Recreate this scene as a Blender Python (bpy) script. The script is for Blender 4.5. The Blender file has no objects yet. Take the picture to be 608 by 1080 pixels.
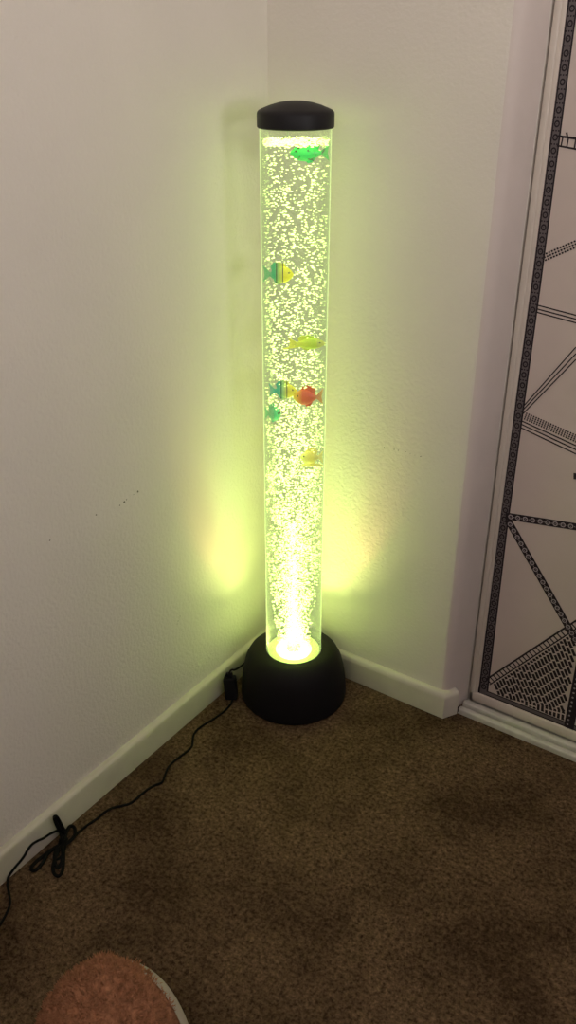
import bpy, bmesh, math, random
from mathutils import Vector, Matrix, noise
random.seed(11)
S = bpy.context.scene
COL = S.collection
PI = math.pi

# ------------------------------------------------------------------ helpers
def link(name, me, mats, parent=None):
    o = bpy.data.objects.new(name, me)
    for m in (mats if isinstance(mats, (list, tuple)) else [mats]):
        me.materials.append(m)
    COL.objects.link(o)
    if parent:
        o.parent = parent
    return o

def obj(name, bm, mats, parent=None, smooth=True, ang=40):
    bmesh.ops.recalc_face_normals(bm, faces=bm.faces)
    for f in bm.faces:
        f.smooth = smooth
    if smooth:
        a = math.radians(ang)
        for e in bm.edges:
            if len(e.link_faces) == 2 and e.calc_face_angle(0) > a:
                e.smooth = False
    me = bpy.data.meshes.new(name)
    bm.to_mesh(me)
    bm.free()
    return link(name, me, mats, parent)

def tag(o, label=None, cat=None, group=None, kind=None):
    if label: o['label'] = label
    if cat: o['category'] = cat
    if group: o['group'] = group
    if kind: o['kind'] = kind
    return o

def empty(name, loc, rz=0.0):
    o = bpy.data.objects.new(name, None)
    o.empty_display_size = .05
    o.location = loc
    o.rotation_euler = (0, 0, rz)
    COL.objects.link(o)
    return o

def lathe(bm, prof, n=64, cx=0, cy=0, mi=0, close=False):
    rings = []
    for r, z in prof:
        if r < 1e-6:
            rings.append([bm.verts.new((cx, cy, z))])
        else:
            rings.append([bm.verts.new((cx + r*math.cos(2*PI*i/n), cy + r*math.sin(2*PI*i/n), z)) for i in range(n)])
    pairs = list(zip(rings, rings[1:]))
    if close:
        pairs.append((rings[-1], rings[0]))
    for a, b in pairs:
        for i in range(n):
            j = (i+1) % n
            if len(a) == 1 and len(b) == 1: continue
            if len(a) == 1: f = bm.faces.new((a[0], b[i], b[j]))
            elif len(b) == 1: f = bm.faces.new((a[i], a[j], b[0]))
            else: f = bm.faces.new((a[i], a[j], b[j], b[i]))
            f.material_index = mi

def box(bm, lo, hi, bevel=0, M=None, mi=0):
    c = [(a+b)/2 for a, b in zip(lo, hi)]
    s = [abs(b-a) for a, b in zip(lo, hi)]
    r = bmesh.ops.create_cube(bm, size=1)
    vs = r['verts']
    bmesh.ops.scale(bm, vec=s, verts=vs)
    bmesh.ops.translate(bm, vec=c, verts=vs)
    if bevel:
        es = list({e for v in vs for e in v.link_edges})
        nb = bmesh.ops.bevel(bm, geom=es, offset=bevel, segments=3, affect='EDGES', profile=.5)
        vs = list({v for f in nb['faces'] for v in f.verts} | {v for v in vs if v.is_valid})
    if M is not None:
        bmesh.ops.transform(bm, matrix=M, verts=vs)
    for f in {f for v in vs for f in v.link_faces}:
        f.material_index = mi

def prism(bm, pts, z0, z1, mi=0):
    """plan polygon pulled up from z0 to z1"""
    a = [bm.verts.new((x, y, z0)) for x, y in pts]
    b = [bm.verts.new((x, y, z1)) for x, y in pts]
    n = len(pts)
    fs = [bm.faces.new(a[::-1]), bm.faces.new(b)]
    for i in range(n):
        fs.append(bm.faces.new((a[i], a[(i+1) % n], b[(i+1) % n], b[i])))
    for f in fs: f.material_index = mi

def catmull(P, k=8):
    P = [Vector(p) for p in P]
    Q = [P[0]*2 - P[1]] + P + [P[-1]*2 - P[-2]]
    out = []
    for i in range(1, len(Q)-2):
        a, b, c, d = Q[i-1], Q[i], Q[i+1], Q[i+2]
        for j in range(k):
            t = j/k
            out.append(.5*((2*b) + (c-a)*t + (2*a-5*b+4*c-d)*t*t + (3*b-a-3*c+d)*t**3))
    out.append(P[-1])
    return out

def tube(bm, pts, r, n=8, mi=0):
    T0 = None
    rings = []
    nrm = None
    for i, p in enumerate(pts):
        t = (pts[min(i+1, len(pts)-1)] - pts[max(i-1, 0)]).normalized()
        if nrm is None:
            nrm = t.orthogonal().normalized()
        else:
            nrm = (nrm - t*nrm.dot(t)).normalized()
        b = t.cross(nrm)
        rings.append([bm.verts.new(p + (nrm*math.cos(2*PI*k/n) + b*math.sin(2*PI*k/n))*r) for k in range(n)])
    for a, b in zip(rings, rings[1:]):
        for k in range(n):
            bm.faces.new((a[k], a[(k+1) % n], b[(k+1) % n], b[k])).material_index = mi
    bm.faces.new(rings[0][::-1]).material_index = mi
    bm.faces.new(rings[-1]).material_index = mi

# ------------------------------------------------------------------ materials
def mat(name):
    m = bpy.data.materials.new(name)
    m.use_nodes = True
    nt = m.node_tree
    return m, nt, nt.nodes, nt.links, nt.nodes['Principled BSDF']

def plain(name, col, rough=.6, spec=.3, bump=None, noise_col=0.0, nscale=40):
    m, nt, N, L, P = mat(name)
    P.inputs['Base Color'].default_value = (*col, 1)
    P.inputs['Roughness'].default_value = rough
    P.inputs['Specular IOR Level'].default_value = spec
    tc = N.new('ShaderNodeTexCoord')
    if bump:
        sc, st, dist = bump
        n = N.new('ShaderNodeTexNoise'); n.inputs['Scale'].default_value = sc
        n.inputs['Detail'].default_value = 4
        L.new(tc.outputs['Object'], n.inputs['Vector'])
        b = N.new('ShaderNodeBump'); b.inputs['Strength'].default_value = st
        b.inputs['Distance'].default_value = dist
        L.new(n.outputs['Fac'], b.inputs['Height'])
        L.new(b.outputs['Normal'], P.inputs['Normal'])
    if noise_col:
        n = N.new('ShaderNodeTexNoise'); n.inputs['Scale'].default_value = nscale
        n.inputs['Detail'].default_value = 5
        L.new(tc.outputs['Object'], n.inputs['Vector'])
        r = N.new('ShaderNodeValToRGB')
        r.color_ramp.elements[0].position = .3; r.color_ramp.elements[1].position = .7
        r.color_ramp.elements[0].color = (*[c*(1-noise_col) for c in col], 1)
        r.color_ramp.elements[1].color = (*[min(1, c*(1+noise_col)) for c in col], 1)
        L.new(n.outputs['Fac'], r.inputs['Fac'])
        L.new(r.outputs['Color'], P.inputs['Base Color'])
    return m

M_WALL = plain('painted_wall', (.73, .672, .62), .75, .2, bump=(170, .35, .004), noise_col=.02, nscale=6)
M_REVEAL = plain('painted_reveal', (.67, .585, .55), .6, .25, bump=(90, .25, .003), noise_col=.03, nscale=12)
M_CEIL = plain('ceiling_paint', (.78, .76, .73), .9, .1)
M_BASE = plain('baseboard_paint', (.60, .555, .48), .5, .3, bump=(60, .15, .002), noise_col=.04, nscale=30)
M_DOOR = plain('door_panel_paint', (.62, .525, .48), .45, .3, bump=(200, .08, .002), noise_col=.02, nscale=15)
M_FRAME = plain('door_frame_paint', (.66, .585, .52), .35, .4)
M_TRACK = plain('track_aluminium', (.60, .57, .52), .35, .5, noise_col=.08, nscale=60)
M_BLACK = plain('black_plastic', (.008, .007, .008), .6, .15, bump=(500, .05, .001))
M_CAP = plain('black_cap_plastic', (.010, .009, .011), .5, .25, bump=(400, .15, .001))
M_CABLE = plain('black_rubber', (.006, .006, .005), .7, .1)
M_INK = plain('tape_black', (.022, .016, .020), .6, .2)
M_TGREY = plain('tape_grey', (.14, .118, .122), .6, .2)
M_TLIGHT = plain('tape_pale', (.38, .33, .34), .6, .2)
M_SCUFF = plain('scuff_grey', (.16, .14, .11), .8, .1)

def carpet_mat():
    m, nt, N, L, P = mat('brown_carpet')
    tc = N.new('ShaderNodeTexCoord')
    def nz(sc, det, rough=.55):
        n = N.new('ShaderNodeTexNoise'); n.inputs['Scale'].default_value = sc
        n.inputs['Detail'].default_value = det; n.inputs['Roughness'].default_value = rough
        L.new(tc.outputs['Object'], n.inputs['Vector']); return n
    big, mid, fine = nz(6.5, 3), nz(60, 4, .75), nz(170, 3, .75)
    def ramp(src, p0, c0, p1, c1):
        r = N.new('ShaderNodeValToRGB')
        r.color_ramp.elements[0].position = p0; r.color_ramp.elements[0].color = (*c0, 1)
        r.color_ramp.elements[1].position = p1; r.color_ramp.elements[1].color = (*c1, 1)
        L.new(src.outputs['Fac'], r.inputs['Fac']); return r
    base = ramp(fine, .32, (.038, .023, .013), .68, (.215, .142, .084))
    mm = ramp(mid, .3, (.66, .64, .62), .7, (1.22, 1.20, 1.18))
    bb = ramp(big, .36, (.62, .60, .58), .60, (1.12, 1.12, 1.12))
    def mul(a, b):
        x = N.new('ShaderNodeMix'); x.data_type = 'RGBA'; x.blend_type = 'MULTIPLY'
        x.inputs['Factor'].default_value = 1
        L.new(a, x.inputs['A']); L.new(b, x.inputs['B']); return x.outputs['Result']
    L.new(mul(mul(base.outputs['Color'], mm.outputs['Color']), bb.outputs['Color']), P.inputs['Base Color'])
    P.inputs['Roughness'].default_value = .95
    P.inputs['Specular IOR Level'].default_value = .05
    ad = N.new('ShaderNodeMath'); ad.operation = 'MULTIPLY_ADD'; ad.inputs[1].default_value = .5
    L.new(fine.outputs['Fac'], ad.inputs[0]); L.new(mid.outputs['Fac'], ad.inputs[2])
    b = N.new('ShaderNodeBump'); b.inputs['Strength'].default_value = .8; b.inputs['Distance'].default_value = .012
    L.new(ad.outputs[0], b.inputs['Height']); L.new(b.outputs['Normal'], P.inputs['Normal'])
    return m
M_CARPET = carpet_mat()

def clear_mat(name, tint, gloss, edge_col, edge_amt):
    """clear acrylic: see-through, fresnel gloss, edges that pick up the light around them"""
    m = bpy.data.materials.new(name); m.use_nodes = True
    nt = m.node_tree; N = nt.nodes; L = nt.links
    N.remove(N['Principled BSDF'])
    out = N['Material Output']
    tr = N.new('ShaderNodeBsdfTransparent'); tr.inputs['Color'].default_value = (*tint, 1)
    gl = N.new('ShaderNodeBsdfGlossy'); gl.inputs['Roughness'].default_value = .06
    tl = N.new('ShaderNodeBsdfTranslucent'); tl.inputs['Color'].default_value = (*edge_col, 1)
    fr = N.new('ShaderNodeFresnel'); fr.inputs['IOR'].default_value = 1.35
    sc = N.new('ShaderNodeMath'); sc.operation = 'MULTIPLY'; sc.inputs[1].default_value = gloss
    L.new(fr.outputs[0], sc.inputs[0])
    m1 = N.new('ShaderNodeMixShader')
    L.new(sc.outputs[0], m1.inputs[0]); L.new(tr.outputs[0], m1.inputs[1]); L.new(gl.outputs[0], m1.inputs[2])
    lw = N.new('ShaderNodeLayerWeight'); lw.inputs['Blend'].default_value = .04
    mr = N.new('ShaderNodeMath'); mr.operation = 'MULTIPLY'; mr.inputs[1].default_value = edge_amt
    L.new(lw.outputs['Facing'], mr.inputs[0])
    m2 = N.new('ShaderNodeMixShader')
    L.new(mr.outputs[0], m2.inputs[0]); L.new(m1.outputs[0], m2.inputs[1]); L.new(tl.outputs[0], m2.inputs[2])
    L.new(m2.outputs[0], out.inputs['Surface'])
    return m
M_ACRYL = clear_mat('clear_acrylic', (.997, 1.0, .995), .28, (.95, 1, .8), .35)
M_WATER = clear_mat('clear_water', (.985, .99, .97), .05, (.9, 1, .7), .0)

# water volume emits a glow in place of LED light scattered in it
_n = M_WATER.node_tree.nodes; _v = _n.new('ShaderNodeEmission')
_v.inputs['Color'].default_value = (.74, .86, .42, 1); _v.inputs['Strength'].default_value = 2.0
M_WATER.node_tree.links.new(_v.outputs[0], _n['Material Output'].inputs['Volume'])
# acrylic wall emits too, in place of guided LED light; rims look brightest
_n = M_ACRYL.node_tree.nodes; _v = _n.new('ShaderNodeEmission')
_v.inputs['Color'].default_value = (.72, 1.0, .36, 1); _v.inputs['Strength'].default_value = 20
M_ACRYL.node_tree.links.new(_v.outputs[0], _n['Material Output'].inputs['Volume'])

def glow(name, col, em, strength, rough=.3):
    m, nt, N, L, P = mat(name)
    P.inputs['Base Color'].default_value = (*col, 1)
    P.inputs['Roughness'].default_value = rough
    P.inputs['Emission Color'].default_value = (*em, 1)
    P.inputs['Emission Strength'].default_value = strength
    return m
M_BUB = glow('glowing_bubbles', (.85, .95, .70), (.72, 1.0, .22), 2.8)  # bubbles given their own glow, in place of LED light they would scatter
M_LED = glow('led_window', (.9, .9, .8), (1.0, .97, .55), 2.0)

# ------------------------------------------------------------------ camera
F_PX, PITCH, YAW, CAM = 928.74, .4917, .60274, Vector((.84628, -1.17704, 1.077))
fwd = Vector((-math.sin(YAW)*math.cos(PITCH), math.cos(YAW)*math.cos(PITCH), -math.sin(PITCH)))
rgt = Vector((math.cos(YAW), math.sin(YAW), 0))
up = rgt.cross(fwd)
cd = bpy.data.cameras.new('camera')
cd.sensor_fit = 'VERTICAL'; cd.sensor_height = 24; cd.lens = 24*F_PX/1080
cd.clip_start = .02
cam = bpy.data.objects.new('camera', cd)
R3 = Matrix((rgt, up, -fwd)).transposed()
cam.matrix_world = Matrix.Translation(CAM) @ R3.to_4x4()
COL.objects.link(cam)
S.camera = cam

def on(px, py, n, d):
    """point of the real surface n.p = d that the photograph shows at (px, py)"""
    v = fwd*F_PX + rgt*(px-304) - up*(py-540)
    n = Vector(n)
    return CAM + v*((d - CAM.dot(n))/v.dot(n))

# ------------------------------------------------------------------ room shell
RX, RY, RH, T = 3.3, -3.4, 2.44, .12
CW = .3985                                     # closet opening starts here
DY = .056                                      # face of the sliding door
bm = bmesh.new(); box(bm, (-T, RY-T, -.08), (RX+T, .75, 0))
tag(obj('floor', bm, M_CARPET, smooth=False), 'brown cut-pile carpet', kind='structure')
bm = bmesh.new(); box(bm, (-T, RY-T, RH), (RX+T, .75, RH+.08))
tag(obj('ceiling', bm, M_CEIL, smooth=False), kind='structure')
bm = bmesh.new(); box(bm, (-T, RY-T, 0), (0, .75, RH))
wl = tag(obj('wall_left', bm, M_WALL, smooth=False), 'off-white textured wall on the left of the corner', kind='structure')

bm = bmesh.new()
plan = [(0, 0), (.366, 0), (.371, .0006), (.3765, .003), (.3812, .0075), (.3845, .0135), (.3865, .021), (CW, DY-.004), (CW, .125), (0, .125)]
prism(bm, plan, 0, RH)
box(bm, (CW, 0, 2.05), (2.3, .125, RH))         # header over the closet opening
box(bm, (2.3, 0, 0), (RX+T, .125, RH))
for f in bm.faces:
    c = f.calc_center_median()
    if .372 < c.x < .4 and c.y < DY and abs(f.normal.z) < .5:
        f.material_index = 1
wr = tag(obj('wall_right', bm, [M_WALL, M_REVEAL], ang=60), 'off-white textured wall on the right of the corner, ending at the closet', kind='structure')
bm = bmesh.new(); box(bm, (0, .65, 0), (RX+T, .75, RH)); 
tag(obj('wall_closet_back', bm, M_WALL, smooth=False), kind='structure')
bm = bmesh.new(); box(bm, (-T, RY-T, 0), (RX+T, RY, RH))
tag(obj('wall_near', bm, M_WALL, smooth=False), kind='structure')
# far side wall with the daylight window
WY0, WY1, WZ0, WZ1 = -1.75, -1.0, .72, 1.75
bm = bmesh.new()
box(bm, (RX, RY-T, 0), (RX+T, WY0, RH)); box(bm, (RX, WY1, 0), (RX+T, .75, RH))
box(bm, (RX, WY0, 0), (RX+T, WY1, WZ0)); box(bm, (RX, WY0, WZ1), (RX+T, WY1, RH))
tag(obj('wall_window_side', bm, M_WALL, smooth=False), kind='structure')
wf = bmesh.new()
for lo, hi in (((RX-.01, WY0-.04, WZ0-.04), (RX+.03, WY0, WZ1+.04)), ((RX-.01, WY1, WZ0-.04), (RX+.03, WY1+.04, WZ1+.04)),
               ((RX-.01, WY0, WZ0-.04), (RX+.03, WY1, WZ0)), ((RX-.01, WY0, WZ1), (RX+.03, WY1, WZ1+.04))):
    box(wf, lo, hi, .004)
tag(obj('window_1', wf, M_FRAME), kind='structure')

# scuffs on the two walls (tiny marks where the paint is dirty)
def scuff(parent, pts, r, n, d):
    for px, py, k in pts:
        bm = bmesh.new()
        c = on(px, py, n, d)
        nn = Vector(n)
        a = nn.orthogonal().normalized(); b = nn.cross(a)
        ring = [c + nn*.0003 + (a*math.cos(t) + b*math.sin(t))*r*k*random.uniform(.6, 1.2) for t in [i*2*PI/9 for i in range(9)]]
        top = [bm.verts.new(p) for p in ring]
        bot = [bm.verts.new(p - nn*.0008) for p in ring]
        bm.faces.new(top); bm.faces.new(bot[::-1])
        for i in range(9):
            bm.faces.new((top[i], top[(i+1) % 9], bot[(i+1) % 9], bot[i]))
        obj('scuff_mark', bm, M_SCUFF, parent, False)
scuff(wl, [(145.5, 518.5, 1.3), (131, 529.5, 1.4), (133.5, 527, .8), (126.5, 533, .8), (141, 521.5, .5), (101.5, 543, .9), (52.5, 570, .8), (188, 655, .7), (190, 650, .6), (187, 658, .5)], .0013, (1, 0, 0), 0)
scuff(wr, [(405.5, 472, 1.1), (416, 474, 1.1), (420.5, 475, .8), (444, 481.5, 1.2), (428, 476.6, .7), (433, 478.5, .7), (438, 480, .6)], .0008, (0, -1, 0), 0)
bm = bmesh.new()
c = on(489, 498.5, (0, 1, 0), .012)
box(bm, (c.x-.003, c.y-.001, c.z-.0025), (c.x+.001, c.y+.004, c.z+.004), .0005)
obj('nail_head', bm, M_CABLE, wr)

# baseboards: one rounded profile swept along each wall
def baseboard(name, inner, outer, label):
    H = .052
    prof = [(0, 0), (1, 0), (1, H-.011), (.93, H-.005), (.74, H-.001), (.5, H), (0, H)]
    bm = bmesh.new()
    rings = []
    for (ix, iy), (ox, oy) in zip(inner, outer):
        rings.append([bm.verts.new((ix+(ox-ix)*k, iy+(oy-iy)*k, z)) for k, z in prof])
    n = len(prof)
    for a, b in zip(rings, rings[1:]):
        for i in range(n):
            bm.faces.new((a[i], a[(i+1) % n], b[(i+1) % n], b[i]))
    bm.faces.new(rings[0]); bm.faces.new(rings[-1][::-1])
    return tag(obj(name, bm, M_BASE, ang=50), label, kind='structure')
baseboard('baseboard_left', [(0, RY), (0, 0)], [(.012, RY), (.012, -.012)], 'cream painted baseboard along the left wall')
baseboard('baseboard_right', [(0, 0), (.371, 0), (.3865, .021)], [(.012, -.012), (.383, -.012), (.3985, .0145)],
          'cream painted baseboard along the right wall, turning the outside corner')

# ------------------------------------------------------------------ closet door with tape pattern
# bottom track
bm = bmesh.new()
x0, x1 = CW+.0005, 2.3
box(bm, (x0, .0165, 0), (x1, .10, .002), .0003)
box(bm, (x0, .0165, 0), (x1, .0275, .0115), .0025)
box(bm, (x0, .0355, 0), (x1, .0470, .0130), .0022)
box(bm, (x0, .094, 0), (x1, .10, .0135), .0015)
tag(obj('trim_1', bm, M_TRACK), 'grey metal sliding door track on the carpet edge', kind='structure')

door = empty('door_1', (CW+.0030, DY, .008))
tag(door, 'white sliding closet door decorated with black patterned tape', kind='structure')
door_inv = Matrix.Translation(-door.location)
DW, DH = .95, 2.03
dx0, dz0 = CW+.0030, .008
def dobj(name, bm, mats, parent=door, **k):
    bmesh.ops.transform(bm, matrix=door_inv, verts=bm.verts)
    return obj(name, bm, mats, parent, **k)
P0 = on(504, 729, (0, 1, 0), DY)      # lower left corner of the panel inside the frame
FWI = P0.x - dx0                      # stile width
bm = bmesh.new()
box(bm, (dx0+.004, DY+.003, dz0+.004), (dx0+DW-.004, DY+.022, dz0+DH-.004))
dobj('panel', bm, M_DOOR, smooth=False)
bm = bmesh.new()
def stile(xa, xb, za, zb):
    box(bm, (xa, DY-.001, za), (xb, DY+.026, zb), .0022)
stile(dx0, dx0+FWI*.62, dz0, dz0+DH)
box(bm, (dx0+FWI*.5, DY+.0012, dz0), (dx0+FWI, DY+.02, dz0+DH), .0012)
stile(dx0+DW-.013, dx0+DW, dz0, dz0+DH)
stile(dx0, dx0+DW, dz0+DH-.013, dz0+DH)
zb = on(560, 753.5, (0, 1, 0), DY).z
stile(dx0, dx0+DW, dz0, zb)
dobj('frame', bm, M_FRAME)
bm = bmesh.new()
box(bm, (1.28, DY+.03, .014), (2.29, DY+.05, 2.03), .002)
tag(obj('door_2', bm, M_DOOR), kind='structure')

# tape: everything is laid on the door plane, thin real strips; layers keep patterns apart
def dp(px, py):
    p = on(px, py, (0, 1, 0), DY+.003)
    return Vector((p.x, p.z))
class Tape:
    def __init__(s): s.bm = bmesh.new()
    def poly(s, pts, mi=0, lay=1):
        y0, y1 = DY+.0033, DY+.003-.00022*lay
        a = [s.bm.verts.new((p[0], y0, p[1])) for p in pts]
        b = [s.bm.verts.new((p[0], y1, p[1])) for p in pts]
        n = len(pts)
        fs = [s.bm.faces.new(a), s.bm.faces.new(b[::-1])]
        for i in range(n): fs.append(s.bm.faces.new((a[i], a[(i+1) % n], b[(i+1) % n], b[i])))
        for f in fs: f.material_index = mi
    def line(s, a, b, w, mi=0, lay=1, w2=None):
        d = (b-a).normalized(); n = Vector((-d.y, d.x))
        w2 = w if w2 is None else w2
        s.poly([a-n*w/2, b-n*w2/2, b+n*w2/2, a+n*w/2], mi, lay)
    def disc(s, c, r, mi=0, lay=1, sq=1.0, d=Vector((1, 0)), k=10):
        n = Vector((-d.y, d.x))
        s.poly([c + d*math.cos(2*PI*i/k)*r + n*math.sin(2*PI*i/k)*r*sq for i in range(k)], mi, lay)
    def done(s, name='tape_strip', label=None):
        o = dobj(name, s.bm, [M_INK, M_TGREY, M_TLIGHT, M_DOOR], smooth=False)
        if label: o['label'] = label
        return o

# upright band: black edges, grey middle with dark rings and dots
t = Tape()
LFT = [dp(504.6, 728.5), dp(525.7, 560), dp(561, 300), dp(594.6, 40), dp(600.5, -6)]
RGT = [dp(516.2, 723), dp(535.6, 560), dp(571.2, 300), dp(605.2, 40), dp(611.5, -6)]
LFT[0].y = RGT[0].y = zb+.0005
LFT[0].x = max(LFT[0].x, P0.x+.0006)
LFT.append(LFT[-1] + Vector((0, .5))); RGT.append(RGT[-1] + Vector((0, .5)))
for k in range(len(LFT)-1):
    a0, a1, b0, b1 = LFT[k], LFT[k+1], RGT[k], RGT[k+1]
    t.poly([a0, b0, b1, a1], 0, 1)
    g = .17
    t.poly([a0.lerp(b0, g), b0.lerp(a0, g), b1.lerp(a1, g), a1.lerp(b1, g)], 1, 2)
def across(z):
    for k in range(len(LFT)-1):
        if LFT[k].y <= z <= LFT[k+1].y:
            f = (z-LFT[k].y)/(LFT[k+1].y-LFT[k].y)
            return LFT[k].lerp(LFT[k+1], f), RGT[k].lerp(RGT[k+1], f)
z = zb+.018
while z < LFT[-1].y-.01:
    l_, r_ = across(z); wv = r_.x-l_.x
    c = Vector(((l_.x+r_.x)/2, z))
    t.disc(c, wv*.29, 0, 3, 1.15); t.disc(c, wv*.15, 1, 4, 1.2); t.disc(c, wv*.05, 0, 5, k=5)
    for q in (-1, 1):
        t.disc(c+Vector((q*wv*.26, .0082)), wv*.09, 0, 3, k=5)
    t.disc(c+Vector((0, .0082)), wv*.09, 0, 3, k=5)
    z += .0164
t.done(label='upright black and grey tape band with a row of rings')

def chain(pa, pb, w, step, label):
    t = Tape()
    a, b = dp(*pa), dp(*pb)
    t.line(a, b, w, 0, 5)
    d = (b-a).normalized(); Ln = (b-a).length
    s = step*.7
    while s < Ln-.002:
        c = a + d*s
        t.disc(c, w*.36, 2, 6); t.disc(c, w*.20, 0, 7); t.disc(c, w*.07, 2, 8, k=5)
        t.disc(c+d*step*.5, w*.08, 2, 6, k=5)
        s += step
    t.done(label=label)
w1 = .0118
chain((534, 544), (640, 560.5), w1, .0122, 'dark level tape band with pale rings')
chain((536, 548), (609, 677), w1, .0122, 'dark slanting tape band with pale rings')

# thin line groups
def lines(pairs, w):
    t = Tape()
    for pa, pb in pairs: t.line(dp(*pa), dp(*pb), w, 0, 3)
    return t
lines([((566.5, 321.5), (640, 341)), ((566, 325.5), (640, 345)), ((565.5, 329), (640, 349))], .0016).done()
lines([((553, 428), (608, 366), ), ((552.5, 432), (608, 373)), ((552, 436.5), (608, 379))], .0017).done()
t = lines([((551, 444), (640, 484.5)), ((550.5, 447.5), (640, 489)), ((550, 451), (640, 494))], .0017)
def dots(t, pa, pb, rows, gap, step, r):
    a, b = dp(*pa), dp(*pb); d = (b-a).normalized(); n = Vector((-d.y, d.x)); s = 0
    while s < (b-a).length:
        for i in range(rows):
            c = a + d*s - n*gap*i
            t.poly([c-d*r-n*r, c+d*r-n*r, c+d*r+n*r, c-d*r+n*r], 0, 3)
        s += step
dots(t, (556, 436), (640, 473), 4, .0032, .0040, .00105)
t.done()
t = Tape(); dots(t, (574, 268.5), (640, 240), 3, .0040, .0042, .0012); t.done()
# ladder strip near the top, hand drawn and uneven
t = Tape()
A, B, Cc, D = dp(589, 143.5), dp(650, 151.5), dp(588, 153.5), dp(650, 165)
t.line(A, B, .0028, 0, 3); t.line(Cc, D, .0022, 0, 3)
for i, f in enumerate([.07, .17, .30, .44, .57, .7, .85]):
    t.line(Cc.lerp(D, f), A.lerp(B, f+.02), .0016, 0, 4)
    if i % 2: t.line(A.lerp(B, f), A.lerp(B, f)+Vector((-.002, .006)), .0022, 0, 4)
t.done(label='uneven black ladder of tape')
t = Tape(); t.line(dp(605.5, 502), dp(640, 506), .010, 0, 3); t.done()

# maze triangle at the foot of the door
t = Tape()
ZB = zb+.0005
a = dp(512.5, 717); b = dp(608, 654.5)
dirn = (b-a).normalized()
Ext = a + dirn*((dx0+.30-a.x)/dirn.x)
nrm = Vector((dirn.y, -dirn.x))                 # to the lower right
t.line(a, Ext, .0030, 0, 3)
t.line(a+nrm*.0112, Ext+nrm*.0112, .0022, 0, 3)
s = .004
while s < (Ext-a).length:
    t.line(a+dirn*s, a+dirn*s+nrm*.0112, .0018, 0, 4); s += .0086
# bottom band
t.line(Vector((P0.x, ZB+.0055)), Vector((dx0+.40, ZB+.0055)), .011, 0, 1)
t.line(Vector((P0.x+.013, ZB+.0058)), Vector((dx0+.40, ZB+.0058)), .0062, 1, 2)
# black column with white dots
xc = dp(603.5, 730).x
topz = dp(604, 690).y
t.line(Vector((xc+.0065, ZB)), Vector((xc+.0065, topz)), .017, 0, 4)
zz = ZB+.008
while zz < topz-.012:
    t.disc(Vector((xc+.0035, zz)), .0019, 2, 5, k=6); zz += .0098
t.done(name='tape_triangle', label='black tape triangle with a maze of dashes')
# dashes: rows perpendicular to the slope, turning upright nearer the bottom
t = Tape()
rng = random.Random(4)
P = .0070
hi = a.y
fx = a.x+.008
nrow = 0
L_tot = (xc - a.x)
u = .010
while u < .27:
    # each row starts under the ladder line and runs down, bends, ends at the bottom band
    st = a + dirn*u + nrm*.0145
    d1 = Vector((.50, -.866))
    pth = [st]
    bendz = ZB+.016 + .10*max(0, min(1, (u-.02)/.2))*.28
    if st.y > bendz:
        k = (st.y-bendz)/.866
        p = st + d1*k
        pth.append(p); st2 = p
    else: st2 = st
    if st2.y > ZB+.013:
        pth.append(Vector((st2.x+.001, ZB+.0125)))
    per = .0155; off = rng.choice([0, .5])*per
    for p, q in zip(pth, pth[1:]):
        Ln = (q-p).length; d = (q-p).normalized() if Ln > 1e-5 else None
        if d is None: continue
        s = -off
        while s < Ln:
            e0, e1 = max(0, s), min(Ln, s+per*.80)
            if e1-e0 > .0015:
                A2, B2 = p+d*e0, p+d*e1
                if max(A2.x, B2.x) < xc-.003:
                    t.line(A2, B2, .0045, 0, 3)
                    if rng.random() < .45:
                        sd = Vector((-d.y, d.x))*(P*.45)
                        if B2.x+abs(sd.x) < xc-.003:
                            t.line(B2-d*.0012, B2-d*.0012+sd, .0022, 0, 3)
            s += per
    u += P*.98/ .866*.93
t.done(name='tape_maze')

# ------------------------------------------------------------------ bubble lamp
LX, LY = .119, -.102
lamp = empty('bubble_lamp', (LX, LY, 0))
tag(lamp, 'tall clear bubble tube lamp with black base and cap, glowing yellow-green in the corner', 'lamp')
bm = bmesh.new()
lathe(bm, [(0, .001), (.0935, .001), (.0965, .003), (.0975, .008), (.0970, .022), (.0955, .040), (.0925, .060), (.0880, .078), (.0815, .091),
           (.0730, .0995), (.0640, .1035), (.0560, .1050), (.0512, .1050), (.0506, .1035), (.0506, .098), (0, .098)], 96)
obj('base', bm, M_BLACK, lamp)
bm = bmesh.new()
lathe(bm, [(0, .0982), (.0325, .0982), (.0330, .0990), (.0320, .0996), (0, .1000)], 48)
obj('led_window', bm, M_LED, lamp)
bm = bmesh.new()
lathe(bm, [(.0335, .0982), (.0470, .0982), (.0470, .0992), (.0460, .0996), (.0345, .0996), (.0335, .0992)], 64, close=True)
obj('glow_ring', bm, glow('tinted_glow_ring', (.5, .6, .2), (.80, 1.0, .22), .75), lamp)  # emission stands in for clear plastic lit by the LEDs
bm = bmesh.new()
lathe(bm, [(.0498, .0990), (.0498, .9760), (.0482, .9760), (.0482, .0990)], 96, close=True)
obj('tube', bm, M_ACRYL, lamp)
bm = bmesh.new()
WZ = .957
lathe(bm, [(0, .1015), (.0479, .1015), (.0479, WZ+.0008), (.0470, WZ), (0, WZ)], 96)
obj('water', bm, M_WATER, lamp)
bm = bmesh.new()
lathe(bm, [(0, .9725), (.0500, .9725), (.0512, .9728), (.0524, .9740), (.0526, .9765), (.0526, .9900), (.0520, .9925), (.0500, .9947), (.0455, .9968), (.0350, 1.0008), (.0230, 1.0040), (.0110, 1.0058), (0, 1.0064)], 96)
obj('cap', bm, M_CAP, lamp)
# air stone with its nozzle
bm = bmesh.new()
lathe(bm, [(0, .1010), (.013, .1010), (.0135, .103), (.0135, .108), (.0115, .110), (.004, .1115), (0, .1115)], 32)
obj('air_nozzle', bm, plain('nozzle_plastic', (.7, .7, .6), .5), lamp)
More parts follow.
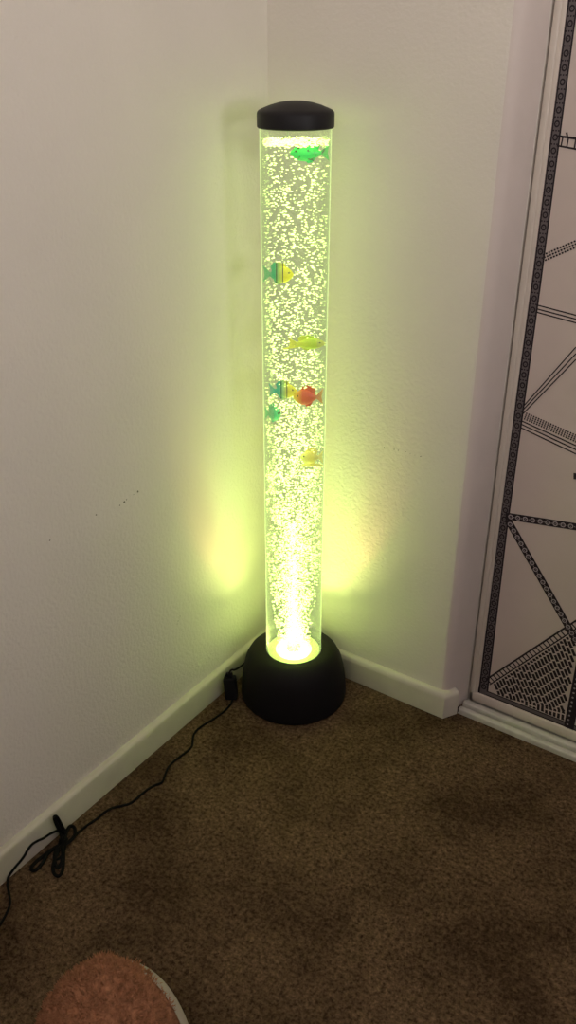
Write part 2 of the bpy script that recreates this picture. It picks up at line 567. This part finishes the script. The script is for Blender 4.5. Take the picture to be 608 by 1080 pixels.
# small clip hanging under the cap
bm = bmesh.new()
tube(bm, [Vector((.008, -.03, .9720)), Vector((.0082, -.0301, .9665)), Vector((.009, -.030, .9612))], .0008, 6)
obj('cap_hook', bm, plain('clear_plastic', (.7, .75, .6), .4), lamp)

to_cam = Vector((CAM.x-LX, CAM.y-LY, 0)).normalized()
side = Vector((-to_cam.y, to_cam.x, 0))        # photograph's right
if side.dot(rgt) < 0: side = -side

# fish: (name, px, py, length, height, heading, colours, out, label)
FISH = [
 (332.5, 161, .050, .0235, -1, [(.0, .62, .10), (.0, .72, .16), (.0, .60, .14)], 'dark', .010, 'bright green plastic fish floating just under the water surface'),
 (290.5, 289, .041, .0270, 1, [(.0, .50, .16), (.0, .50, .24), (.95, .85, .02), (.95, .88, .02)], 'stripe', .010, 'green and yellow striped plastic fish high at the left side of the tube'),
 (325, 362, .052, .0190, 1, [(.85, .80, .10), (.70, .80, .05), (.55, .75, .03), (.85, .85, .08)], 'none', .012, 'yellow-green plastic fish with long trailing fins, halfway up the tube'),
 (298.5, 412, .040, .0260, 1, [(.0, .50, .42), (.0, .52, .40), (.90, .78, .06), (.95, .85, .05)], 'stripe', .014, 'teal and yellow striped plastic fish beside the red one'),
 (326.5, 418.5, .043, .0280, -1, [(.90, .30, .02), (.80, .03, .02), (.85, .08, .02), (1.0, .72, .03)], 'none', .018, 'red and orange plastic fish with a yellow snout'),
 (282.5, 436, .024, .0260, 1, [(.0, .60, .22), (.02, .66, .30), (.10, .70, .34)], 'dark', .006, 'small mint green plastic fish pressed to the left side below the teal one'),
 (333.5, 482, .034, .0260, -1, [(.95, .80, .20), (.98, .80, .15), (.95, .85, .30)], 'none', .010, 'pale yellow plastic fish, lowest in the tube'),
]
def fish_mat(i, cols, pat):
    m, nt, N, L, P = mat('fish_paint_%d' % i)
    tc = N.new('ShaderNodeTexCoord')
    sp = N.new('ShaderNodeSeparateXYZ'); L.new(tc.outputs['Object'], sp.inputs[0])
    mr = N.new('ShaderNodeMapRange')
    Lh = FISH[i][2]/2
    mr.inputs['From Min'].default_value = -Lh; mr.inputs['From Max'].default_value = Lh
    L.new(sp.outputs['X'], mr.inputs['Value'])
    r = N.new('ShaderNodeValToRGB')
    els = r.color_ramp.elements
    els[0].color = (*cols[0], 1); els[-1].color = (*cols[-1], 1)
    for k in range(1, len(cols)-1):
        e = els.new(k/(len(cols)-1) + .04); e.color = (*cols[k], 1)
    L.new(mr.outputs[0], r.inputs['Fac'])
    col = r.outputs['Color']
    def darken(fac):
        nonlocal col
        x = N.new('ShaderNodeMix'); x.data_type = 'RGBA'
        x.inputs['B'].default_value = (.01, .03, .03, 1)
        L.new(fac, x.inputs['Factor']); L.new(col, x.inputs['A']); col = x.outputs['Result']
    if pat == 'stripe':
        for pos, w in ((.44, .018), (.66, .016)):
            a = N.new('ShaderNodeMath'); a.operation = 'COMPARE'
            a.inputs[1].default_value = pos; a.inputs[2].default_value = w
            L.new(mr.outputs[0], a.inputs[0]); darken(a.outputs[0])
    if pat == 'dark':
        n = N.new('ShaderNodeTexNoise'); n.inputs['Scale'].default_value = 140
        L.new(tc.outputs['Object'], n.inputs['Vector'])
        g = N.new('ShaderNodeMath'); g.operation = 'GREATER_THAN'; g.inputs[1].default_value = .66
        L.new(n.outputs['Fac'], g.inputs[0]); darken(g.outputs[0])
    L.new(col, P.inputs['Base Color'])
    P.inputs['Roughness'].default_value = .35
    P.inputs['Subsurface Weight'].default_value = 0
    return m
fish_boxes = []
def make_fish(i):
    px, py, ln, ht, head, cols, pat, out, label = FISH[i]
    ln *= 1.08; ht *= 1.15
    axp = Vector((LX, LY, 0)) + to_cam*out
    c = on(px, py, to_cam, axp.dot(to_cam))
    rel = Vector((c.x-LX, c.y-LY, 0))
    lat = rel.dot(side)
    lim = math.sqrt(max(0, .0476**2 - out**2)) - ln/2
    lat = max(-lim, min(lim, lat)) if lim > 0 else 0
    c = Vector((LX, LY, 0)) + to_cam*out + side*lat + Vector((0, 0, c.z))
    yaw = math.atan2(side.y*head, side.x*head)
    root = empty('plastic_fish', c, yaw)
    tag(root, label, 'fish', 'plastic fish in the bubble lamp')
    m = fish_mat(i, cols, pat)
    Lh, hh, th = ln/2, ht/2, min(.0055, ht*.22)
    # body
    st = [(-.62, .16), (-.50, .22), (-.30, .44), (-.05, .66), (.20, .76), (.45, .72), (.66, .58), (.84, .38), (.95, .20), (1.0, .07)]
    bm = bmesh.new(); n = 16; rings = []
    for x, k in [(a_, b_*1.06) for a_, b_ in st]:
        rings.append([bm.verts.new((x*Lh, th*min(1, k*1.35)*math.cos(2*PI*j/n), hh*k*math.sin(2*PI*j/n) - .04*hh)) for j in range(n)])
    for p, q in zip(rings, rings[1:]):
        for j in range(n): bm.faces.new((p[j], p[(j+1) % n], q[(j+1) % n], q[j]))
    bm.faces.new(rings[0][::-1]); bm.faces.new(rings[-1])
    body = obj('body', bm, m, root)
    def fin(name, pts, t=.0009):
        bm = bmesh.new()
        a = [bm.verts.new((x*Lh, t, z*hh)) for x, z in pts]; b = [bm.verts.new((x*Lh, -t, z*hh)) for x, z in pts]
        k = len(pts)
        bm.faces.new(a); bm.faces.new(b[::-1])
        for j in range(k): bm.faces.new((a[j], a[(j+1) % k], b[(j+1) % k], b[j]))
        return obj(name, bm, m, root, False)
    fin('tail', [(-.55, .16), (-.75, .45), (-1.0, .85), (-.93, .35), (-.90, .0), (-.95, -.40), (-1.0, -.78), (-.75, -.42), (-.55, -.16)])
    fin('dorsal_fin', [(.55, .60), (.36, 1.02), (.22, .98), (.05, 1.18), (-.10, 1.02), (-.28, 1.08), (-.50, .70), (-.42, .28), (0, .45)])
    fin('belly_fin', [(.30, -.60), (.10, -1.0), (-.12, -.92), (-.30, -.55), (-.1, -.5)])
    if i == 2:
        fin('trailing_fin', [(.3, -.45), (-.4, -.55), (-1.25, -.9), (-1.3, -.75), (-.5, -.25), (.2, -.2)])
    if i == 6:
        fin('trailing_fin', [(.3, -.6), (.9, -.95), (.9, -1.15), (-.2, -1.1), (-1.0, -1.05), (-1.0, -.9), (-.3, -.75)])
    for s in (-1, 1):
        bm = bmesh.new()
        bmesh.ops.create_uvsphere(bm, u_segments=10, v_segments=8, radius=.0013)
        bmesh.ops.translate(bm, vec=(.70*Lh, s*th*.62, .16*hh), verts=bm.verts)
        obj('eye', bm, M_CABLE, body)
    fish_boxes.append((lat, c.z, out, ln/2+.001, ht/2+.001))
for i in range(len(FISH)): make_fish(i)

# rising bubbles: nobody could count them
def ico_template():
    bm = bmesh.new(); bmesh.ops.create_icosphere(bm, subdivisions=1, radius=1)
    v = [x.co.copy() for x in bm.verts]; f = [[q.index for q in x.verts] for x in bm.faces]
    bm.free(); return v, f
TV, TF = ico_template()
BV, BF = [], []
def bubble(x, y, z, r, e=1.0, flat=.55):
    k = len(BV)
    ax = random.uniform(-.15, .15); ay = random.uniform(0, PI)
    Rm = Matrix.Rotation(ay, 3, 'Z') @ Matrix.Rotation(ax, 3, 'X')
    for v in TV:
        q = Rm @ Vector((v.x*e, v.y, v.z*flat))
        BV.append((LX*0 + x + q.x*r, y + q.y*r, z + q.z*r))
    for f in TF: BF.append([k+a for a in f])
def rmax(z):
    if z < .16: return .0270 + (z-.10)*.10
    if z < .27: return .0330 + (z-.16)*.115
    return .0462
def dens(z):           # bubbles per metre of height
    if z < .14: return 34000
    if z < .16: return 22000
    if z < .45: return 16000 - (z-.16)/.29*5500
    if z < .62: return 10500 - (z-.45)/.17*3500
    return 7000 - (z-.62)/.34*2600
z = .104
while z < WZ-.004:
    dz = .004
    n = dens(z)*dz
    n = int(n) + (random.random() < n-int(n))
    for _ in range(n):
        zz = z + random.random()*dz
        R = rmax(zz)
        for tr in range(30):
            if z < .2:
                rr = abs(random.gauss(0, R*.55)); rr = min(rr, R)
            elif z < .36 and random.random() < .6:
                rr = min(abs(random.gauss(0, R*.5)), R)
            else:
                rr = R*random.random()**.36
            an = random.random()*2*PI
            x, y = rr*math.cos(an), rr*math.sin(an)
            w = noise.noise(Vector((x*60, y*60, zz*34)))
            if w > -.12 - (.35 if zz < .3 else 0): break
        lat = x*side.x + y*side.y; fr = x*to_cam.x + y*to_cam.y
        hit = any(abs(lat-L0) < hl and abs(zz-Z0) < hh and (fr > O0-.006) for L0, Z0, O0, hl, hh in fish_boxes)
        if hit: continue
        r = random.choice([.0007, .0009, .0011, .0013, .0015, .0017])
        bubble(x, y, zz, max(.0006, min(r, .0476-rr)), random.uniform(1.1, 1.9) if rr < .04 else 1.0)
    z += dz
# froth lying on the water surface
for _ in range(520):
    rr = .0455*math.sqrt(random.random()); an = random.random()*2*PI
    bubble(rr*math.cos(an), rr*math.sin(an), WZ+random.uniform(-.0055, .0015), random.uniform(.0010, .0020), 1.2)
me = bpy.data.meshes.new('bubbles')
me.from_pydata(BV, [], BF); me.polygons.foreach_set('use_smooth', [True]*len(BF)); me.update()
bo = link('bubbles', me, M_BUB, lamp)
tag(bo, kind='stuff')

# the lamp's own LEDs at the foot of the tube, shining up the column
def led(x, y, col, power, size, blend=.6, tilt=(0, 0)):
    l = bpy.data.lights.new('led', 'SPOT')
    l.color = col; l.energy = power; l.spot_size = math.radians(size); l.spot_blend = blend
    l.shadow_soft_size = .008
    o = bpy.data.objects.new('led', l); COL.objects.link(o); o.parent = lamp
    o.location = (x, y, .114)
    o.rotation_euler = (PI + tilt[0], tilt[1], 0)
def ring_led(az, col, power, size, out):
    """one LED of the ring round the air nozzle, leaning outward by `out` degrees"""
    a = math.radians(az)
    d = Vector((math.cos(a)*math.sin(math.radians(out)), math.sin(a)*math.sin(math.radians(out)), math.cos(math.radians(out))))
    l = bpy.data.lights.new('led', 'SPOT')
    l.color = col; l.energy = power; l.spot_size = math.radians(size); l.spot_blend = 1.0; l.shadow_soft_size = .005
    o = bpy.data.objects.new('led', l); COL.objects.link(o); o.parent = lamp
    o.location = (math.cos(a)*.0400, math.sin(a)*.0400, .108)
    o.rotation_euler = d.to_track_quat('-Z', 'Y').to_euler()
YG = (.92, 1.0, .30)
for az in (180, 205, 230, 90, 65, 40):
    ring_led(az, YG, 1.3, 64, 17)
    ring_led(az+8, YG, 2.5, 36, 7)
for az in (190, 75):
    ring_led(az, (.35, 1.0, .22), 2.2, 24, 17)
for az in (215, 50):
    ring_led(az, (1.0, .45, .22), 3.2, 26, 22)

# ------------------------------------------------------------------ power cord of the lamp
def ground(px, py, r=.0022):
    p = on(px, py, (0, 0, 1), r)
    if p.x < .012+r:
        p = on(px, py, (1, 0, 0), .012+r)
    if p.z > .050 :
        p = on(px, py, (1, 0, 0), .003+r)
    return p
cord = empty('power_cord', ground(243, 742))
tag(cord, 'black power cord with adapter and tied bundle, running along the left baseboard', 'cable')
ci = Matrix.Translation(-cord.location)
def cobj(name, bm, m=M_CABLE, **k):
    bmesh.ops.transform(bm, matrix=ci, verts=bm.verts)
    return obj(name, bm, m, cord, **k)
main = [(243.4, 743), (239, 748), (234.3, 752), (226, 758), (216, 764), (209, 769), (204.5, 775), (203.4, 781), (202.6, 787), (198, 792), (190, 798), (183, 803.5), (177, 810.5), (174, 818), (171, 825),
        (164, 828), (156.6, 832), (148, 839), (138, 847), (128, 850), (119, 852), (110, 857), (101, 864.5), (92, 870.5), (84, 877), (77, 884), (71, 889), (66, 893)]
bm = bmesh.new(); tube(bm, catmull([ground(*q) for q in main]), .0020)
cobj('cable', bm)
lead = [(66, 880), (63, 875.5), (54, 879), (46, 884), (39.5, 887), (34, 890.5), (29.6, 896), (25.5, 903), (21.7, 908), (15, 916), (9, 925), (8, 934), (10, 944.5), (10.5, 953), (8, 961), (1, 974), (-6, 984)]
bm = bmesh.new(); tube(bm, catmull([ground(*q) for q in lead]), .0019)
cobj('cable', bm)
# bundle of slack
def loop(pts, r=.0028, lift=None, close=False):
    P3 = []
    for k, q in enumerate(pts):
        p = ground(*q[:2]); 
        if len(q) > 2: p = p + (CAM-p).normalized()*q[2]
        P3.append(p)
    bm = bmesh.new(); tube(bm, catmull(P3), r); return cobj('cable_loop', bm)
loop([(67, 890, .006), (69, 880, .010), (64, 869, .014), (60, 862, .016), (57.5, 862, .016), (59, 868, .014), (64, 878, .011), (66, 888, .008)])
loop([(68, 889, .008), (70, 878, .010), (74, 871.5, .012), (78.5, 873, .012), (79, 880, .010), (75, 886, .009), (69, 890, .007)])
loop([(67, 889, .004), (55, 896, .003), (43, 905, .001), (35, 912, .0), (33, 917, .0), (38, 917.5, .0), (45, 910, .001), (50, 901, .003), (58, 894, .004)])
loop([(66, 889, .006), (60, 901, .004), (56, 912, .001), (57, 921, .0), (62, 924, .0), (66, 918, .001), (67, 906, .003), (67, 892, .005)], .0026)
loop([(64, 889, .006), (58, 899, .005), (58, 909, .002), (61, 915, .002), (65, 909, .003), (66, 898, .005), (65, 889, .006)], .0026)
loop([(70, 884, .008), (64, 892, .008), (58, 899, .005), (57, 906, .002), (63, 905, .004), (68, 897, .006), (70, 887, .008)], .0018)
bm = bmesh.new()
c0 = ground(66.5, 888)+(CAM-ground(66.5, 888)).normalized()*.007
for k in range(4):
    rr = .0050
    ring = [c0 + (rgt*math.cos(t)*rr*1.15 + fwd*math.sin(t)*rr) + up*(k-1.5)*.0026 + rgt*(k-1.5)*.0006 for t in [j*2*PI/16 for j in range(17)]]
    tube(bm, ring, .0015, 6)
cobj('cable_tie', bm)
# adapter leaning on the baseboard beside the lamp base
pa = on(243.5, 742, (0, 0, 1), .001)
axis_up = Vector((-.18, .10, 1)).normalized()
xa = Vector((.9, .45, 0)); xa = (xa - axis_up*xa.dot(axis_up)).normalized(); ya = axis_up.cross(xa)
Mx = Matrix.Translation(pa + Vector((-.006, .012, .002))) @ Matrix((xa, ya, axis_up)).transposed().to_4x4()
bm = bmesh.new()
box(bm, (-.0110, -.009, 0), (.0110, .009, .044), .0025, Mx)
box(bm, (-.0060, -.005, .042), (.0060, .005, .052), .0018, Mx)
cobj('adapter', bm, M_BLACK)
top = Mx @ Vector((0, 0, .050))
bm = bmesh.new()
tube(bm, catmull([top, top+Vector((.004, .002, .009)), top+Vector((.012, .016, .010)), Vector((LX-.0905, LY+.040, .045))]), .0018)
cobj('cable', bm)
bm = bmesh.new()
bot = Mx @ Vector((.003, 0, .002))
tube(bm, catmull([bot, bot+Vector((.003, -.006, 0)), ground(243.4, 743)]), .0016)
cobj('cable', bm)

# ------------------------------------------------------------------ plush cushion at the near left
M_PLUSH = plain('rust_plush', (.42, .195, .105), .95, .05, bump=(260, .6, .006), noise_col=.30, nscale=170)
M_PALE = plain('pale_satin', (.46, .40, .33), .6, .25, bump=(90, .2, .003))
C0 = on(119, 1146, (0, 0, 1), .06)
cush = empty('plush_cushion', (C0.x, C0.y, 0))
tag(cush, 'fluffy rust-pink plush cushion with a pale satin back, on the carpet at the near left', 'cushion')
cush.rotation_euler = (0, 0, 0)
tocam2 = Vector((CAM.x-C0.x, CAM.y-C0.y, 0)).normalized()
sd2 = Vector((-tocam2.y, tocam2.x, 0));  sd2 = sd2 if sd2.dot(rgt) > 0 else -sd2
Wx = (tocam2*.62 + Vector((0, 0, .62)) - sd2*.42).normalized()      # the plush face looks up and to the left
Ux = (sd2 - Wx*sd2.dot(Wx)).normalized(); Vx = Wx.cross(Ux)
def cpt(u, v, w):     # u right, v up the face, w out of the face
    p = Ux*u + Vx*(v-CHT) + Wx*w + Vector((0, 0, .072))
    if p.z < .003: p.z = .003
    return p
CWD, CHT = .098, .118
def cush_r(th):       # outline radius factor, slightly pointed upper right
    return 1 + .05*math.cos(2*(th-PI*.35)) + .03*math.cos(3*(th-PI*.42))
def surf(th, ph, g=1.0):
    k = cush_r(th)*math.cos(ph)*g
    return k*math.cos(th)*CWD, k*math.sin(th)*CHT, math.sin(ph)*.068*g
bm = bmesh.new()
nu, nv = 160, 70
grid = []
for j in range(nv+1):
    ph = -.10 + (PI/2+.10)*j/nv
    row = []
    for i in range(nu):
        th = 2*PI*i/nu
        u, v, w = surf(th, ph)
        q = Vector((u, v, w))
        d = 1 + .035*noise.noise(q*38) + .035*noise.noise(q*110)
        row.append(bm.verts.new(cpt(u*d, v*d+CHT, w*d+.008)))
    grid.append(row)
for a_, b_ in zip(grid, grid[1:]):
    for i in range(nu):
        bm.faces.new((a_[i], a_[(i+1) % nu], b_[(i+1) % nu], b_[i]))
# short tufts
rg = random.Random(3)
for _ in range(13000):
    th = rg.random()*2*PI; ph = math.asin(rg.uniform(-.08, 1))
    u, v, w = surf(th, ph, .99)
    if cpt(u, v+CHT, w+.008).z < .006: continue
    base = cpt(u, v+CHT, w+.008)
    u2, v2, w2 = surf(th+rg.uniform(-.05, .05), ph, 1.04)
    q = Vector((u, v, w))
    d0 = (1 + .035*noise.noise(q*38))
    nrm3 = (Ux*(u/CWD**2) + Vx*(v/CHT**2) + Wx*(w/.068**2)).normalized()
    nrm3 = (nrm3 + Vector((rg.gauss(0, .5), rg.gauss(0, .5), rg.gauss(0, .5)))).normalized()
    base = cpt(u*d0, v*d0+CHT, w*d0+.008)
    tip = base + nrm3*rg.uniform(.004, .0095)
    a1 = nrm3.orthogonal().normalized()*.0016; b1 = nrm3.cross(a1).normalized()*.0016
    vs = [bm.verts.new(base+a1), bm.verts.new(base-a1*.5+b1), bm.verts.new(base-a1*.5-b1), bm.verts.new(tip)]
    bm.faces.new((vs[0], vs[1], vs[3])); bm.faces.new((vs[1], vs[2], vs[3])); bm.faces.new((vs[2], vs[0], vs[3]))
obj('plush_front', bm, M_PLUSH, cush, ang=180)
bm = bmesh.new(); grid = []
for j in range(31):
    ph = -(PI/2)*j/30 + .12
    row = []
    for i in range(nu):
        th = 2*PI*i/nu
        u, v, w = surf(th, ph, .985)
        row.append(bm.verts.new(cpt(u + .007, v*.97+CHT, w*1.0+.002)))
    grid.append(row)
for a_, b_ in zip(grid, grid[1:]):
    for i in range(nu):
        bm.faces.new((a_[i], a_[(i+1) % nu], b_[(i+1) % nu], b_[i]))
obj('satin_back', bm, M_PALE, cush)

# ------------------------------------------------------------------ light: daylight through the window, plus an added fill
w = bpy.data.worlds.new('sky'); S.world = w; w.use_nodes = True
bg = w.node_tree.nodes['Background']
sky = w.node_tree.nodes.new('ShaderNodeTexSky'); sky.sun_disc = False; sky.sun_elevation = math.radians(35)
w.node_tree.links.new(sky.outputs[0], bg.inputs['Color']); bg.inputs['Strength'].default_value = .25
def area(name, loc, target, sx, sy, power, col, spread=180):
    l = bpy.data.lights.new(name, 'AREA'); l.shape = 'RECTANGLE'; l.size = sx; l.size_y = sy
    l.energy = power; l.color = col; l.spread = math.radians(spread)
    o = bpy.data.objects.new(name, l); COL.objects.link(o); o.location = loc
    o.rotation_euler = (Vector(target)-Vector(loc)).to_track_quat('-Z', 'Y').to_euler()
area('window_and_fill_light', (RX-.02, (WY0+WY1)/2, (WZ0+WZ1)/2), (0, (WY0+WY1)/2+.0, (WZ0+WZ1)/2+1.5), WY1-WY0-.1, WZ1-WZ0-.1, 19, (1.0, .93, .90), 95)

area('window_and_fill_light', (1.7, RY+.02, 1.65), (1.0, 0, 3.3), 1.1, .7, 26, (1.0, .93, .88), 95)  # added fill light at the near wall, where there is no window

S.view_settings.view_transform = 'Standard'
S.view_settings.look = 'None'
S.view_settings.gamma = 1
S.view_settings.use_curve_mapping = False
S.view_settings.exposure = 0
